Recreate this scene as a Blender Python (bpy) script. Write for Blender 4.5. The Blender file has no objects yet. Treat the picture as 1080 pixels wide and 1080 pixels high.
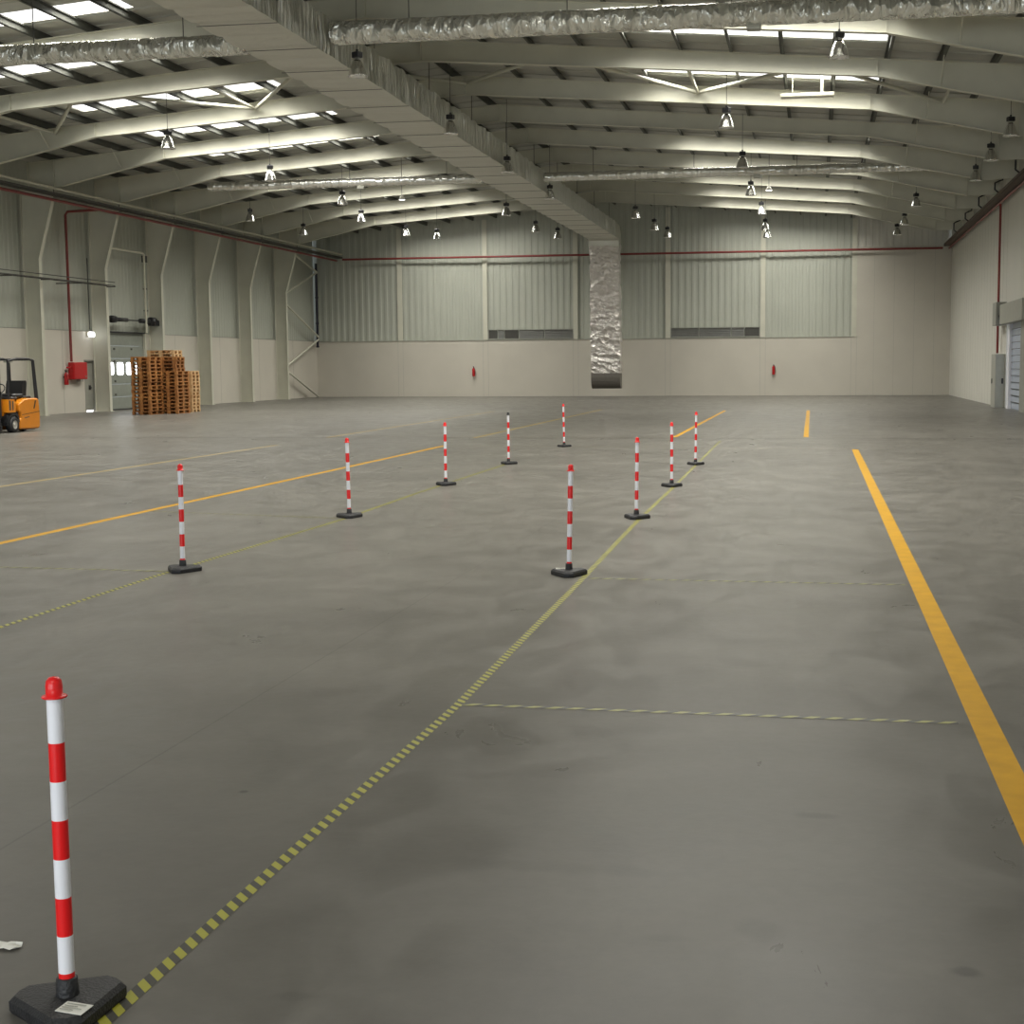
import bpy, math, random
from mathutils import Vector, Matrix
random.seed(7)
COL = bpy.context.scene.collection
XL, XR, YB, YF, CX = -31.1, 7.68, 87.57, -14.0, -11.7
H = 1.85

# ------------------------------------------------------------------ camera
F, PX, PY, VP, ROLL = 1520.0, 600.0, 540.0, (861.4061, 384.1498), 0.0106
yv = Vector((VP[0] - PX, -(VP[1] - PY), -F)).normalized()
u = Vector((math.sin(ROLL), math.cos(ROLL), 0))
zv = (u - yv * u.dot(yv)).normalized()
xv = yv.cross(zv)
cam_d = bpy.data.cameras.new('camera')
cam = bpy.data.objects.new('camera', cam_d); COL.objects.link(cam)
rot = Matrix((xv, yv, zv))            # camera axes -> world rows
cam.matrix_world = Matrix.Translation((0, 0, H)) @ rot.to_4x4()
cam_d.sensor_width = 36; cam_d.lens = F / 1080 * 36
cam_d.shift_x = -(PX - 540) / 1080
cam_d.clip_start = .05; cam_d.clip_end = 400
bpy.context.scene.camera = cam

# ------------------------------------------------------------------ materials
def nt(name):
    m = bpy.data.materials.new(name); m.use_nodes = True
    n = m.node_tree; b = n.nodes['Principled BSDF']
    return m, n, b
def N(n, t, **k):
    x = n.nodes.new(t)
    for a, v in k.items():
        if hasattr(x, a): setattr(x, a, v)
        else: x.inputs[a].default_value = v
    return x
def mat(name, c, rough=.5, metal=0., var=.06, vs=4., bump=0., bs=60., spec=.5, stretch=(1, 1, 1)):
    m, n, b = nt(name)
    tc = N(n, 'ShaderNodeTexCoord'); mp = N(n, 'ShaderNodeMapping'); mp.inputs['Scale'].default_value = stretch
    n.links.new(tc.outputs['Object'], mp.inputs['Vector'])
    no = N(n, 'ShaderNodeTexNoise'); no.inputs['Scale'].default_value = vs; no.inputs['Detail'].default_value = 4
    n.links.new(mp.outputs[0], no.inputs['Vector'])
    cr = N(n, 'ShaderNodeValToRGB')
    cr.color_ramp.elements[0].position = .3; cr.color_ramp.elements[1].position = .7
    cr.color_ramp.elements[0].color = (*[max(0, x * (1 - var)) for x in c], 1)
    cr.color_ramp.elements[1].color = (*[min(1, x * (1 + var)) for x in c], 1)
    n.links.new(no.outputs['Fac'], cr.inputs[0]); n.links.new(cr.outputs[0], b.inputs['Base Color'])
    b.inputs['Roughness'].default_value = rough; b.inputs['Metallic'].default_value = metal
    b.inputs['Specular IOR Level'].default_value = spec
    if bump:
        n2 = N(n, 'ShaderNodeTexNoise'); n2.inputs['Scale'].default_value = bs
        n.links.new(mp.outputs[0], n2.inputs['Vector'])
        bp = N(n, 'ShaderNodeBump'); bp.inputs['Strength'].default_value = bump; bp.inputs['Distance'].default_value = .02
        n.links.new(n2.outputs['Fac'], bp.inputs['Height']); n.links.new(bp.outputs[0], b.inputs['Normal'])
    return m
def emit(name, c, s):
    m, n, b = nt(name)
    b.inputs['Base Color'].default_value = (.8, .8, .8, 1)
    b.inputs['Emission Color'].default_value = (*c, 1); b.inputs['Emission Strength'].default_value = s
    return m
M = {}
M['lower'] = mat('white_wall_panel', (.60, .565, .49), .55, vs=.6, var=.035)
M['joint'] = mat('panel_joint', (.46, .45, .40), .7)
M['clad'] = mat('grey_green_cladding', (.46, .475, .41), .5, vs=.5, var=.04)
M['cladR'] = mat('white_cladding', (.66, .645, .58), .5, vs=.5, var=.03)
M['steel'] = mat('cream_painted_steel', (.61, .60, .50), .5, vs=1.2, var=.05)
M['roof'] = mat('roof_sheet', (.47, .47, .425), .5, vs=1.0, var=.06)
M['purlin'] = mat('galvanised_purlin', (.085, .088, .075), .6, vs=3)
M['sky'] = emit('skylight_glow', (.97, .98, 1.0), 1.35)
M['window'] = emit('daylit_window', (.95, .97, 1.0), 5.)
FILL = 1000.
M['fillpanel'] = emit('fill_panel_glow', (.86, .94, 1), 1.)  # glow of the added fill panels, out of view
M['gap'] = emit('daylight_gap', (1, 1, 1), 3.)
M['red'] = mat('red_pipe_paint', (.23, .035, .03), .4)
M['redb'] = mat('signal_red', (.50, .012, .015), .35, var=.03)
M['polered'] = mat('pole_red_plastic', (.85, .012, .014), .32, var=.02)
M['polewhite'] = mat('pole_white_plastic', (.88, .88, .93), .35, var=.02)
M['rubber'] = mat('black_rubber', (.016, .016, .018), .55, vs=30, var=.3, bump=.3, bs=120)
M['black'] = mat('black_metal', (.018, .018, .02), .4)
M['blackblue'] = mat('dark_pipe', (.02, .02, .035), .4)
M['paper'] = mat('paper', (.75, .74, .68), .7)
M['grey'] = mat('grey_metal', (.30, .30, .26), .45)
M['lightgrey'] = mat('light_grey_metal', (.36, .36, .31), .45)
M['doorgrey'] = mat('door_grey_green', (.27, .29, .25), .45)
M['bluewhite'] = mat('shutter_blue_white', (.42, .47, .56), .4)
M['orange'] = mat('forklift_orange', (.74, .25, .012), .32, var=.04)
M['tray'] = mat('dark_cable_tray', (.07, .068, .06), .5)
M['brown'] = mat('brown_tray', (.12, .085, .065), .6)
M['alu'] = mat('lamp_aluminium', (.82, .82, .80), .22, 1., var=.02)
M['bulb'] = emit('lamp_bulb', (1, 1, .96), 1.5)
M['lit'] = emit('lamp_lit', (1, 1, .96), 7.)
M['ivory'] = mat('ivory_fixture', (.75, .73, .63), .4)
M['yellow'] = mat('yellow_floor_paint', (.53, .28, .006), .5, vs=6, var=.10, spec=.12)
M['yellowpale'] = mat('worn_yellow_floor_paint', (.32, .23, .06), .5, vs=3, var=.12)
M['cream'] = mat('cream_rail', (.66, .64, .52), .4)
M['rim'] = mat('wheel_rim', (.62, .60, .55), .4)
M['louver'] = mat('grey_louver', (.19, .19, .175), .5)

def wood(name, a, b2):
    m, n, b = nt(name)
    tc = N(n, 'ShaderNodeTexCoord'); no = N(n, 'ShaderNodeTexNoise'); no.inputs['Scale'].default_value = 5
    n.links.new(tc.outputs['Object'], no.inputs['Vector'])
    oi = N(n, 'ShaderNodeObjectInfo')
    ad = N(n, 'ShaderNodeMath', operation='MULTIPLY_ADD'); ad.inputs[1].default_value = .55; ad.inputs[2].default_value = -.02
    n.links.new(oi.outputs['Random'], ad.inputs[0])
    a2 = N(n, 'ShaderNodeMath', operation='ADD'); n.links.new(ad.outputs[0], a2.inputs[0])
    m3 = N(n, 'ShaderNodeMath', operation='MULTIPLY'); m3.inputs[1].default_value = .5; n.links.new(no.outputs['Fac'], m3.inputs[0])
    n.links.new(m3.outputs[0], a2.inputs[1])
    cr = N(n, 'ShaderNodeValToRGB'); cr.color_ramp.elements[0].color = (*a, 1); cr.color_ramp.elements[1].color = (*b2, 1)
    n.links.new(a2.outputs[0], cr.inputs[0]); n.links.new(cr.outputs[0], b.inputs['Base Color'])
    b.inputs['Roughness'].default_value = .7
    return m
M['wood'] = wood('pallet_wood', (.20, .07, .018), (.50, .22, .06))
M['woodpale'] = wood('pale_pallet_wood', (.52, .30, .13), (.72, .50, .27))

def foil(name, c, sx=(3, 3, 3), bstr=.9, rough=.36):
    m, n, b = nt(name)
    tc = N(n, 'ShaderNodeTexCoord'); mp = N(n, 'ShaderNodeMapping'); mp.inputs['Scale'].default_value = sx
    n.links.new(tc.outputs['Object'], mp.inputs['Vector'])
    no = N(n, 'ShaderNodeTexNoise'); no.inputs['Scale'].default_value = 1.6; no.inputs['Detail'].default_value = 3; no.inputs['Distortion'].default_value = .8
    vo = N(n, 'ShaderNodeTexVoronoi'); vo.inputs['Scale'].default_value = 1.3
    n.links.new(mp.outputs[0], no.inputs['Vector']); n.links.new(mp.outputs[0], vo.inputs['Vector'])
    ad = N(n, 'ShaderNodeMath', operation='ADD'); n.links.new(no.outputs['Fac'], ad.inputs[0]); n.links.new(vo.outputs['Distance'], ad.inputs[1])
    bp = N(n, 'ShaderNodeBump'); bp.inputs['Strength'].default_value = bstr; bp.inputs['Distance'].default_value = .34
    n.links.new(ad.outputs[0], bp.inputs['Height']); n.links.new(bp.outputs[0], b.inputs['Normal'])
    b.inputs['Base Color'].default_value = (*c, 1); b.inputs['Metallic'].default_value = .72; b.inputs['Roughness'].default_value = rough
    return m
M['foilside'] = foil('duct_foil_side', (.72, .72, .66), (.6, 3.6, .6), 1., .3)
M['foilbottom'] = foil('duct_foil_plain', (.68, .67, .60), (.6, .9, .6), .18, .5)
M['foildrop'] = foil('duct_foil_crumpled', (.82, .78, .74), (2.0, 2.0, 2.6), .65, .32)
M['foilsmooth'] = foil('far_round_duct_foil', (.84, .84, .78), (2.4, .8, .8), .35, .2)
M['foilround'] = foil('round_duct_foil', (.84, .84, .77), (3.2, 1.6, 1.6), .6, .26)
M['nozzle'] = mat('duct_nozzle_grey', (.17, .155, .135), .5, .3, vs=8)

# floor
def floor_mat():
    m, n, b = nt('power_floated_concrete')
    L = n.links.new
    g = N(n, 'ShaderNodeNewGeometry')
    def noise(scale, st=(1, 1, 1), det=6, dis=0.):
        mp = N(n, 'ShaderNodeMapping'); mp.inputs['Scale'].default_value = st; L(g.outputs['Position'], mp.inputs['Vector'])
        x = N(n, 'ShaderNodeTexNoise'); x.inputs['Scale'].default_value = scale; x.inputs['Detail'].default_value = det
        x.inputs['Distortion'].default_value = dis; x.inputs['Roughness'].default_value = .6
        L(mp.outputs[0], x.inputs['Vector']); return x.outputs['Fac']
    def math_(op, a, b_, c=None):
        x = N(n, 'ShaderNodeMath', operation=op)
        for i, v in enumerate((a, b_, c)):
            if v is None: continue
            if isinstance(v, (int, float)): x.inputs[i].default_value = v
            else: L(v, x.inputs[i])
        return x.outputs[0]
    def rng(v, a, b_, c, d):
        x = N(n, 'ShaderNodeMapRange'); x.interpolation_type = 'SMOOTHSTEP'
        x.inputs[1].default_value = a; x.inputs[2].default_value = b_; x.inputs[3].default_value = c; x.inputs[4].default_value = d
        L(v, x.inputs[0]); return x.outputs[0]
    n1 = noise(.42, (1, .7, 1), 4, .6); n2 = noise(2.2, (1, .6, 1), 6, .8); n3 = noise(14, (1, 1, 1), 4); n4 = noise(.9, (.8, 1.6, 1), 5, .3)
    v = math_('MULTIPLY', rng(n1, .3, .7, .90, 1.08), rng(n2, .3, .7, .90, 1.09))
    v = math_('MULTIPLY', v, rng(n3, .3, .7, .975, 1.025))
    v = math_('MULTIPLY', v, rng(n4, .35, .7, .95, 1.04))
    sp = N(n, 'ShaderNodeSeparateXYZ'); L(g.outputs['Position'], sp.inputs[0]); X, Y = sp.outputs[0], sp.outputs[1]
    # dark scuffs with their own outlines: (x, y, radius x, radius y, amount)
    wob = math_('MULTIPLY', math_('SUBTRACT', n2, .5), 1.6)
    for (x, y, rx, ry, am) in ((.47, 4.38, .05, .04, .34), (.03, 5.87, .10, .05, .20), (-.17, 4.62, .08, .10, .16), (-.45, 4.5, .12, .04, .08),
                               (-2.46, 5.84, .02, .02, .5), (-.95, 5.1, .4, .07, .10), (-1.5, 3.9, .06, .03, .12), (-2.2, 7.3, .22, .12, .07)):
        dx = math_('DIVIDE', math_('SUBTRACT', X, x), rx); dy = math_('DIVIDE', math_('SUBTRACT', Y, y), ry)
        r = math_('ADD', math_('SQRT', math_('ADD', math_('MULTIPLY', dx, dx), math_('MULTIPLY', dy, dy)), None or 0.), wob)
        v = math_('MULTIPLY', v, rng(r, .4, 1.25, 1 - am, 1.))
    # pale cement bloom
    for (x, y, rx, ry, am) in ((-3.5, 8.4, 1.3, .55, .13), (-1.2, 8.0, 1.0, .5, .05), (-.6, 9.5, 1.2, 1.2, .05)):
        dx = math_('DIVIDE', math_('SUBTRACT', X, x), rx); dy = math_('DIVIDE', math_('SUBTRACT', Y, y), ry)
        r = math_('ADD', math_('SQRT', math_('ADD', math_('MULTIPLY', dx, dx), math_('MULTIPLY', dy, dy)), 0.), wob)
        v = math_('MULTIPLY', v, rng(r, .1, 1.3, 1 + am, 1.))
    # construction joints: a thin saw cut along the hall, bay joints across it
    def line(c, at, w, am, lo=None, hi=None, other=None):
        nonlocal v
        d = math_('ABSOLUTE', math_('SUBTRACT', c, at), 0)
        a = math_('LESS_THAN', d, w)
        if lo is not None:
            a = math_('MULTIPLY', a, math_('MULTIPLY', math_('GREATER_THAN', other, lo), math_('LESS_THAN', other, hi)))
        v = math_('MULTIPLY', v, math_('SUBTRACT', 1., math_('MULTIPLY', a, am)))
    line(X, -3.1, .006, .22)
    line(Y, 36.6, .22, .26); line(Y, 60.6, .25, .12)
    # the slab beyond the last joint is slightly darker
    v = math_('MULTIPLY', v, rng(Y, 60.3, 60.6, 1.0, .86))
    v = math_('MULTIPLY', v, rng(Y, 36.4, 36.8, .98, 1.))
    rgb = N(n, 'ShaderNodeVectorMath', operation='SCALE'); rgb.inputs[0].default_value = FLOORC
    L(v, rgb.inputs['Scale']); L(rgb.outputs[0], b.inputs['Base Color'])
    L(rng(n2, .25, .75, .27, .40), b.inputs['Roughness'])
    b.inputs['Specular IOR Level'].default_value = .12
    bp = N(n, 'ShaderNodeBump'); bp.inputs['Strength'].default_value = .08; bp.inputs['Distance'].default_value = .01
    L(n3, bp.inputs['Height']); L(bp.outputs[0], b.inputs['Normal'])
    return m
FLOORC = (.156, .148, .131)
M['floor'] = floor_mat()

def tape_mat(name, period, col):
    m, n, b = nt(name); L = n.links.new
    uv = N(n, 'ShaderNodeUVMap'); sp = N(n, 'ShaderNodeSeparateXYZ'); L(uv.outputs[0], sp.inputs[0])
    a = N(n, 'ShaderNodeMath', operation='SUBTRACT'); L(sp.outputs[0], a.inputs[0]); L(sp.outputs[1], a.inputs[1])
    d = N(n, 'ShaderNodeMath', operation='DIVIDE'); L(a.outputs[0], d.inputs[0]); d.inputs[1].default_value = period
    f = N(n, 'ShaderNodeMath', operation='FRACT'); L(d.outputs[0], f.inputs[0])
    g = N(n, 'ShaderNodeMath', operation='GREATER_THAN'); L(f.outputs[0], g.inputs[0]); g.inputs[1].default_value = .52
    mx = N(n, 'ShaderNodeMix', data_type='RGBA'); L(g.outputs[0], mx.inputs['Factor'])
    mx.inputs['A'].default_value = (*col, 1); mx.inputs['B'].default_value = (.032, .030, .022, 1)
    L(mx.outputs['Result'], b.inputs['Base Color']); b.inputs['Roughness'].default_value = .45
    return m
M['tape'] = tape_mat('hazard_tape', .0815, (.34, .325, .02))
M['tape2'] = tape_mat('hazard_tape_fine', .115, (.25, .245, .06))

# ------------------------------------------------------------------ mesh helpers
class MB:
    def __init__(s): s.v = []; s.f = []; s.m = []; s.sm = []; s.mi = 0; s.uv = None
    def add(s, vs, fs, sm=False):
        o = len(s.v); s.v += [tuple(v) for v in vs]
        for f in fs: s.f.append([o + i for i in f]); s.m.append(s.mi); s.sm.append(sm)
        return s
    def box(s, x0, x1, y0, y1, z0, z1, b=0.):
        if x0 > x1: x0, x1 = x1, x0
        if y0 > y1: y0, y1 = y1, y0
        if z0 > z1: z0, z1 = z1, z0
        if b <= 0:
            vs = [(x, y, z) for z in (z0, z1) for y in (y0, y1) for x in (x0, x1)]
            return s.add(vs, [(0, 2, 3, 1), (4, 5, 7, 6), (0, 1, 5, 4), (2, 6, 7, 3), (0, 4, 6, 2), (1, 3, 7, 5)])
        # chamfered box
        vs = []; idx = {}
        for ix in (0, 1):
            for iy in (0, 1):
                for iz in (0, 1):
                    X = (x0, x1)[ix]; Y = (y0, y1)[iy]; Z = (z0, z1)[iz]
                    sx, sy, sz = (b, -b)[ix], (b, -b)[iy], (b, -b)[iz]
                    for k, p in enumerate(((X, Y + sy, Z + sz), (X + sx, Y, Z + sz), (X + sx, Y + sy, Z))):
                        idx[ix, iy, iz, k] = len(vs); vs.append(p)
        c = [(0, 0), (1, 0), (1, 1), (0, 1)]
        fs = [[idx[0, a, d, 0] for a, d in reversed(c)], [idx[1, a, d, 0] for a, d in c],
              [idx[a, 0, d, 1] for a, d in c], [idx[a, 1, d, 1] for a, d in reversed(c)],
              [idx[a, d, 0, 2] for a, d in reversed(c)], [idx[a, d, 1, 2] for a, d in c]]
        def quad(a, b_, c_, d_): fs.append([a, b_, c_, d_])
        for i in (0, 1):
            for j in (0, 1):
                quad(idx[i, j, 0, 0], idx[i, j, 1, 0], idx[i, j, 1, 1], idx[i, j, 0, 1])
                quad(idx[i, 0, j, 0], idx[i, 1, j, 0], idx[i, 1, j, 2], idx[i, 0, j, 2])
                quad(idx[0, i, j, 1], idx[1, i, j, 1], idx[1, i, j, 2], idx[0, i, j, 2])
                for k in (0, 1): fs.append([idx[i, j, k, 0], idx[i, j, k, 1], idx[i, j, k, 2]])
        return s.add(vs, fs)
    def tube(s, pts, r, n=10, caps=True, sm=True):
        pts = [Vector(p) for p in pts]; rs = r if isinstance(r, (list, tuple)) else [r] * len(pts)
        vs = []; t0 = (pts[1] - pts[0]).normalized()
        a = Vector((0, 0, 1)) if abs(t0.z) < .9 else Vector((1, 0, 0))
        nx = t0.cross(a).normalized()
        for i, p in enumerate(pts):
            t = (pts[min(i + 1, len(pts) - 1)] - pts[max(i - 1, 0)]).normalized()
            nx = (nx - t * nx.dot(t)).normalized(); ny = t.cross(nx)
            for k in range(n):
                an = 2 * math.pi * k / n; vs.append(p + (nx * math.cos(an) + ny * math.sin(an)) * rs[i])
        fs = [[i * n + k, i * n + (k + 1) % n, (i + 1) * n + (k + 1) % n, (i + 1) * n + k] for i in range(len(pts) - 1) for k in range(n)]
        s.add(vs, fs, sm)
        if caps:
            s.add(vs[:n], [list(range(n))[::-1]]); s.add(vs[-n:], [list(range(n))])
        return s
    def lathe(s, prof, c=(0, 0, 0), n=24, axis='z', sm=True):
        vs = []
        for r, z in prof:
            for k in range(n):
                a = 2 * math.pi * k / n; x, y = r * math.cos(a), r * math.sin(a)
                p = (x, y, z) if axis == 'z' else ((z, x, y) if axis == 'x' else (x, z, y))
                vs.append((p[0] + c[0], p[1] + c[1], p[2] + c[2]))
        fs = [[i * n + k, i * n + (k + 1) % n, (i + 1) * n + (k + 1) % n, (i + 1) * n + k] for i in range(len(prof) - 1) for k in range(n)]
        return s.add(vs, fs, sm)
    def prism(s, poly, a, b, axis='y', sm=False):
        """polygon in the plane across axis, pushed from a to b"""
        def P(p, t): return {'y': (p[0], t, p[1]), 'x': (t, p[0], p[1]), 'z': (p[0], p[1], t)}[axis]
        n = len(poly); vs = [P(p, a) for p in poly] + [P(p, b) for p in poly]
        fs = [list(range(n)), list(range(n, 2 * n))[::-1]] + [[i, n + i, n + (i + 1) % n, (i + 1) % n] for i in range(n)]
        return s.add(vs, fs, sm)
    def build(s, name, m, parent=None, loc=None, fixn=True):
        me = bpy.data.meshes.new(name); me.from_pydata(s.v, [], s.f)
        ms = m if isinstance(m, (list, tuple)) else [m]
        for x in ms: me.materials.append(x)
        me.polygons.foreach_set('material_index', s.m); me.polygons.foreach_set('use_smooth', s.sm)
        if s.uv:
            l = me.uv_layers.new(name='UVMap')
            for lp in me.loops: l.data[lp.index].uv = s.uv[lp.vertex_index]
        if fixn:
            import bmesh
            bm = bmesh.new(); bm.from_mesh(me); bmesh.ops.recalc_face_normals(bm, faces=bm.faces); bm.to_mesh(me); bm.free()
        me.update()
        o = bpy.data.objects.new(name, me); COL.objects.link(o)
        if parent: o.parent = parent
        if loc: o.location = loc
        return o
def tag(o, label, cat, group=None, kind=None):
    o['label'] = label; o['category'] = cat
    if group: o['group'] = group
    if kind: o['kind'] = kind
    return o
def empty(name, loc, label, cat, group=None, rz=0.):
    o = bpy.data.objects.new(name, None); COL.objects.link(o); o.location = loc; o.rotation_euler.z = rz
    o.empty_display_size = .2
    return tag(o, label, cat, group)
def struct(o, label=None):
    o['kind'] = 'structure'
    if label: o['label'] = label
    return o
def copy_tree(o, parent=None):
    c = o.copy(); COL.objects.link(c); c.parent = parent
    for ch in list(o.children): copy_tree(ch, c)
    return c
ORD = ['zeroth', 'first', 'second', 'third', 'fourth', 'fifth', 'sixth', 'seventh', 'eighth', 'ninth', 'tenth', 'eleventh', 'twelfth', 'thirteenth',
       'fourteenth', 'fifteenth', 'sixteenth', 'seventeenth', 'eighteenth', 'nineteenth', 'twentieth', 'twenty-first', 'twenty-second', 'twenty-third',
       'twenty-fourth', 'twenty-fifth', 'twenty-sixth']

# ------------------------------------------------------------------ shell
def roofz(x): return 11.75 - .0825 * abs(x - CX)      # underside of the sheets
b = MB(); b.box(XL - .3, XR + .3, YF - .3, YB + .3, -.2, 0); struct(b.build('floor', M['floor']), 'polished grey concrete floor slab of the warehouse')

def corrug(p0, p1, zs, depth, pitch, nrm, name, m, parent=None, top=None):
    """trapezoid sheet from p0 to p1 (xy), z range zs; nrm points into the room"""
    L = math.dist(p0, p1); d = ((p1[0] - p0[0]) / L, (p1[1] - p0[1]) / L); n = int(L / pitch)
    prof = []
    for i in range(n + 1):
        for f, h in ((0, 0), (.12, 1), (.5, 1), (.62, 0)):
            t = (i + f) * pitch
            if t <= L: prof.append((t, h))
    prof.append((L, 0)); b = MB(); vs = []
    for t, h in prof:
        x = p0[0] + d[0] * t + nrm[0] * h * depth; y = p0[1] + d[1] * t + nrm[1] * h * depth
        zt = top(x) if top else zs[1]
        vs += [(x, y, zs[0]), (x, y, zt)]
    k = len(prof)
    fs = [[2 * i, 2 * i + 2, 2 * i + 3, 2 * i + 1] for i in range(k - 1)]
    b.add(vs, fs); return b.build(name, m, parent, fixn=False)

# left wall: smooth lower panels, ribbed cladding above
PANZ = 3.47
b = MB()
b.box(XL - .3, XL, YF, 57.98, 0, PANZ); b.box(XL - .3, XL, 58.88, 59.98, 0, PANZ); b.box(XL - .3, XL, 57.98, 58.88, 2.25, PANZ)
b.box(XL - .3, XL, 63.75, YB, 0, PANZ)
b.mi = 1
for y in [53.5 + 5.417 * k + 2.7 for k in range(-3, 6)]:
    if not (56.5 < y < 64): b.box(XL - .02, XL + .004, y - .012, y + .012, 0, PANZ)
wl = struct(b.build('wall_left', [M['lower'], M['joint']]), 'left long wall with white lower panels and grey ribbed cladding above')
b = MB(); b.box(XL - .4, XL - .3, YF, YB, PANZ, 10.4); b.build('backing_sheet', M['clad'], wl)
corrug((XL - .16, YF), (XL - .16, YB), (PANZ, 10.2), .016, .33, (1, 0), 'cladding', M['clad'], wl)
b = MB(); b.box(XL - .3, XL + .012, YF, 59.9, PANZ, PANZ + .03); b.box(XL - .3, XL + .012, 63.85, YB, PANZ, PANZ + .03); b.build('ledge_flashing', M['grey'], wl)

# right wall: tall smooth white panels
b = MB()
b.box(XR, XR + .3, YF, 57.2, 0, 10.2); b.box(XR, XR + .3, 61.8, YB, 0, 10.2); b.box(XR, XR + .3, 57.2, 61.8, 3.45, 10.2)
b.mi = 1
y = YB - 1.15
while y > 40:
    if not (57 < y < 62): b.box(XR - .003, XR + .01, y - .008, y + .008, 0, 10.0)
    y -= 1.15
struct(b.build('wall_right', [M['cladR'], M['joint']]), 'right long wall of tall smooth white panels')

# back wall
b = MB(); b.box(XL - .3, XR + .3, YB, YB + .3, 0, PANZ)
POSTS = [-25.65, -20.2, -14.55, -8.9, -3.2, 2.15]
b.mi = 1
for x in POSTS:
    b.box(x - .17, x - .15, YB - .004, YB + .01, 0, PANZ); b.box(x + .15, x + .17, YB - .004, YB + .01, 0, PANZ)
wb = struct(b.build('wall_back', [M['lower'], M['joint']]), 'far gable wall with smooth white base and ribbed upper cladding')
b = MB(); b.prism([(XL - .3, PANZ), (XR + .3, PANZ), (XR + .3, roofz(XR) + .3), (CX, 12.1), (XL - .3, roofz(XL) + .3)], YB + .25, YB + .3); b.build('backing_sheet', M['clad'], wb)
corrug((XL, YB + .13), (2.15, YB + .13), (PANZ, 0), .032, .40, (0, -1), 'cladding', M['clad'], wb, top=lambda x: roofz(x) + .1)
corrug((2.15, YB + .13), (XR, YB + .13), (8.7, 0), .03, .40, (0, -1), 'cladding', M['cladR'], wb, top=lambda x: roofz(x) + .1)
b = MB(); b.box(2.15, XR, YB, YB + .2, PANZ, 8.7)
b.mi = 1
for x in (3.3, 4.45, 5.6, 6.75): b.box(x - .008, x + .008, YB - .003, YB + .01, 0, 8.7)
b.build('smooth_bay_panel', [M['lower'], M['joint']], wb)
b = MB(); b.box(XL, 2.15, YB - .03, YB + .15, PANZ - .02, PANZ + .015); b.build('ledge_flashing', M['lightgrey'], wb)
# wall behind the camera
b = MB(); b.prism([(XL - .3, 0), (XR + .3, 0), (XR + .3, roofz(XR) + .3), (CX, 12.1), (XL - .3, roofz(XL) + .3)], YF - .3, YF); struct(b.build('wall_front', M['lower']))

for k, x in enumerate((-15.5, -3.5)):      # two glowing panels added, unseen, behind the camera to brighten posts and beams
    o = MB().box(x - 5, x + 5, YF + .005, YF + .04, .4, 5.0).build('door_%d' % (k + 4), M['fillpanel']); struct(o, 'added glowing panel for fill light behind the camera, %s one' % ('left', 'right')[k])
    ld = bpy.data.lights.new('fill_light', 'AREA'); ld.shape = 'RECTANGLE'; ld.size = 10; ld.size_y = 4.6; ld.energy = FILL; ld.color = (.86, .94, 1.)  # added fill lamp in front of each panel
    lo = bpy.data.objects.new('fill_light', ld); COL.objects.link(lo); lo.location = (x, YF + .06, 2.7); lo.rotation_euler = (math.radians(90), 0, 0)
for i, x in enumerate(POSTS):
    b = MB(); zt = roofz(x) - .25
    b.box(x - .14, x + .14, YB - .02, YB + .0, PANZ, zt); b.box(x - .012, x + .012, YB, YB + .12, PANZ, zt); b.box(x - .14, x + .14, YB + .115, YB + .128, PANZ, zt)
    b.box(x - .17, x + .17, YB - .03, YB, PANZ + .016, PANZ + .04)
    o = b.build('gable_post', M['steel'])
    tag(o, 'cream steel gable post on the far wall, %s from the left' % ORD[i + 1], 'wall post', 'gable posts on the far wall')

DAY, SPREAD = 560., 148.
# ------------------------------------------------------------------ roof with skylights
ycuts = [YF, YB]; xcuts = [XL - .3, CX, XR + .3]
SKY = []      # (x0,x1,y0,y1)
LEFT = (-24.95, -17.7); RIGHT = (-5.6, 1.8)
bays_left = [-8.1, 13.6, 19.0, 24.4, 29.8, 35.3, 40.35, 46.1, 51.65, 56.9, 62.2, 67.6, 73.1, 78.5, 83.9]
bays_right = [-8.1, 13.6, 19.0, 24.4, 29.8, 35.3, 40.35, 46.1, 56.9, 62.2, 67.6, 73.1, 78.5, 83.9]
for y in bays_left: SKY.append((*LEFT, y, y + 1.05))
for y in bays_right: SKY.append((*RIGHT, y, y + 1.05))
xs = sorted({XL - .3, *LEFT, CX, *RIGHT, XR + .3})
ys = sorted({YF - .3, YB + .3, *[s[2] for s in SKY], *[s[3] for s in SKY]})
b = MB()
for i in range(len(xs) - 1):
    for j in range(len(ys) - 1):
        xm, ym = (xs[i] + xs[i + 1]) / 2, (ys[j] + ys[j + 1]) / 2
        if any(s[0] < xm < s[1] and s[2] < ym < s[3] for s in SKY): continue
        # ribs running down the slope, every metre
        y0, y1 = ys[j], ys[j + 1]
        for (a, c) in ((0, 0), (.09, 0)):
            pass
        p = [(xs[i], y0), (xs[i + 1], y0), (xs[i + 1], y1), (xs[i], y1)]
        b.add([(x, y, roofz(x)) for x, y in p] + [(x, y, roofz(x) + .09) for x, y in p], [(0, 1, 2, 3), (7, 6, 5, 4), (0, 4, 5, 1), (1, 5, 6, 2), (2, 6, 7, 3), (3, 7, 4, 0)])
b2 = b
y = YF + .5
while y < YB:
    if not any(s[2] - .1 < y < s[3] + .1 for s in SKY):
        for xa, xb in ((XL, CX), (CX, XR)):
            b2.add([(xa, y - .03, roofz(xa) - .035), (xb, y - .03, roofz(xb) - .035), (xb, y + .03, roofz(xb) - .035), (xa, y + .03, roofz(xa) - .035),
                    (xa, y - .06, roofz(xa)), (xb, y - .06, roofz(xb)), (xb, y + .06, roofz(xb)), (xa, y + .06, roofz(xa))],
                   [(0, 1, 2, 3), (0, 4, 5, 1), (2, 6, 7, 3)])
    y += 1.0
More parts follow.
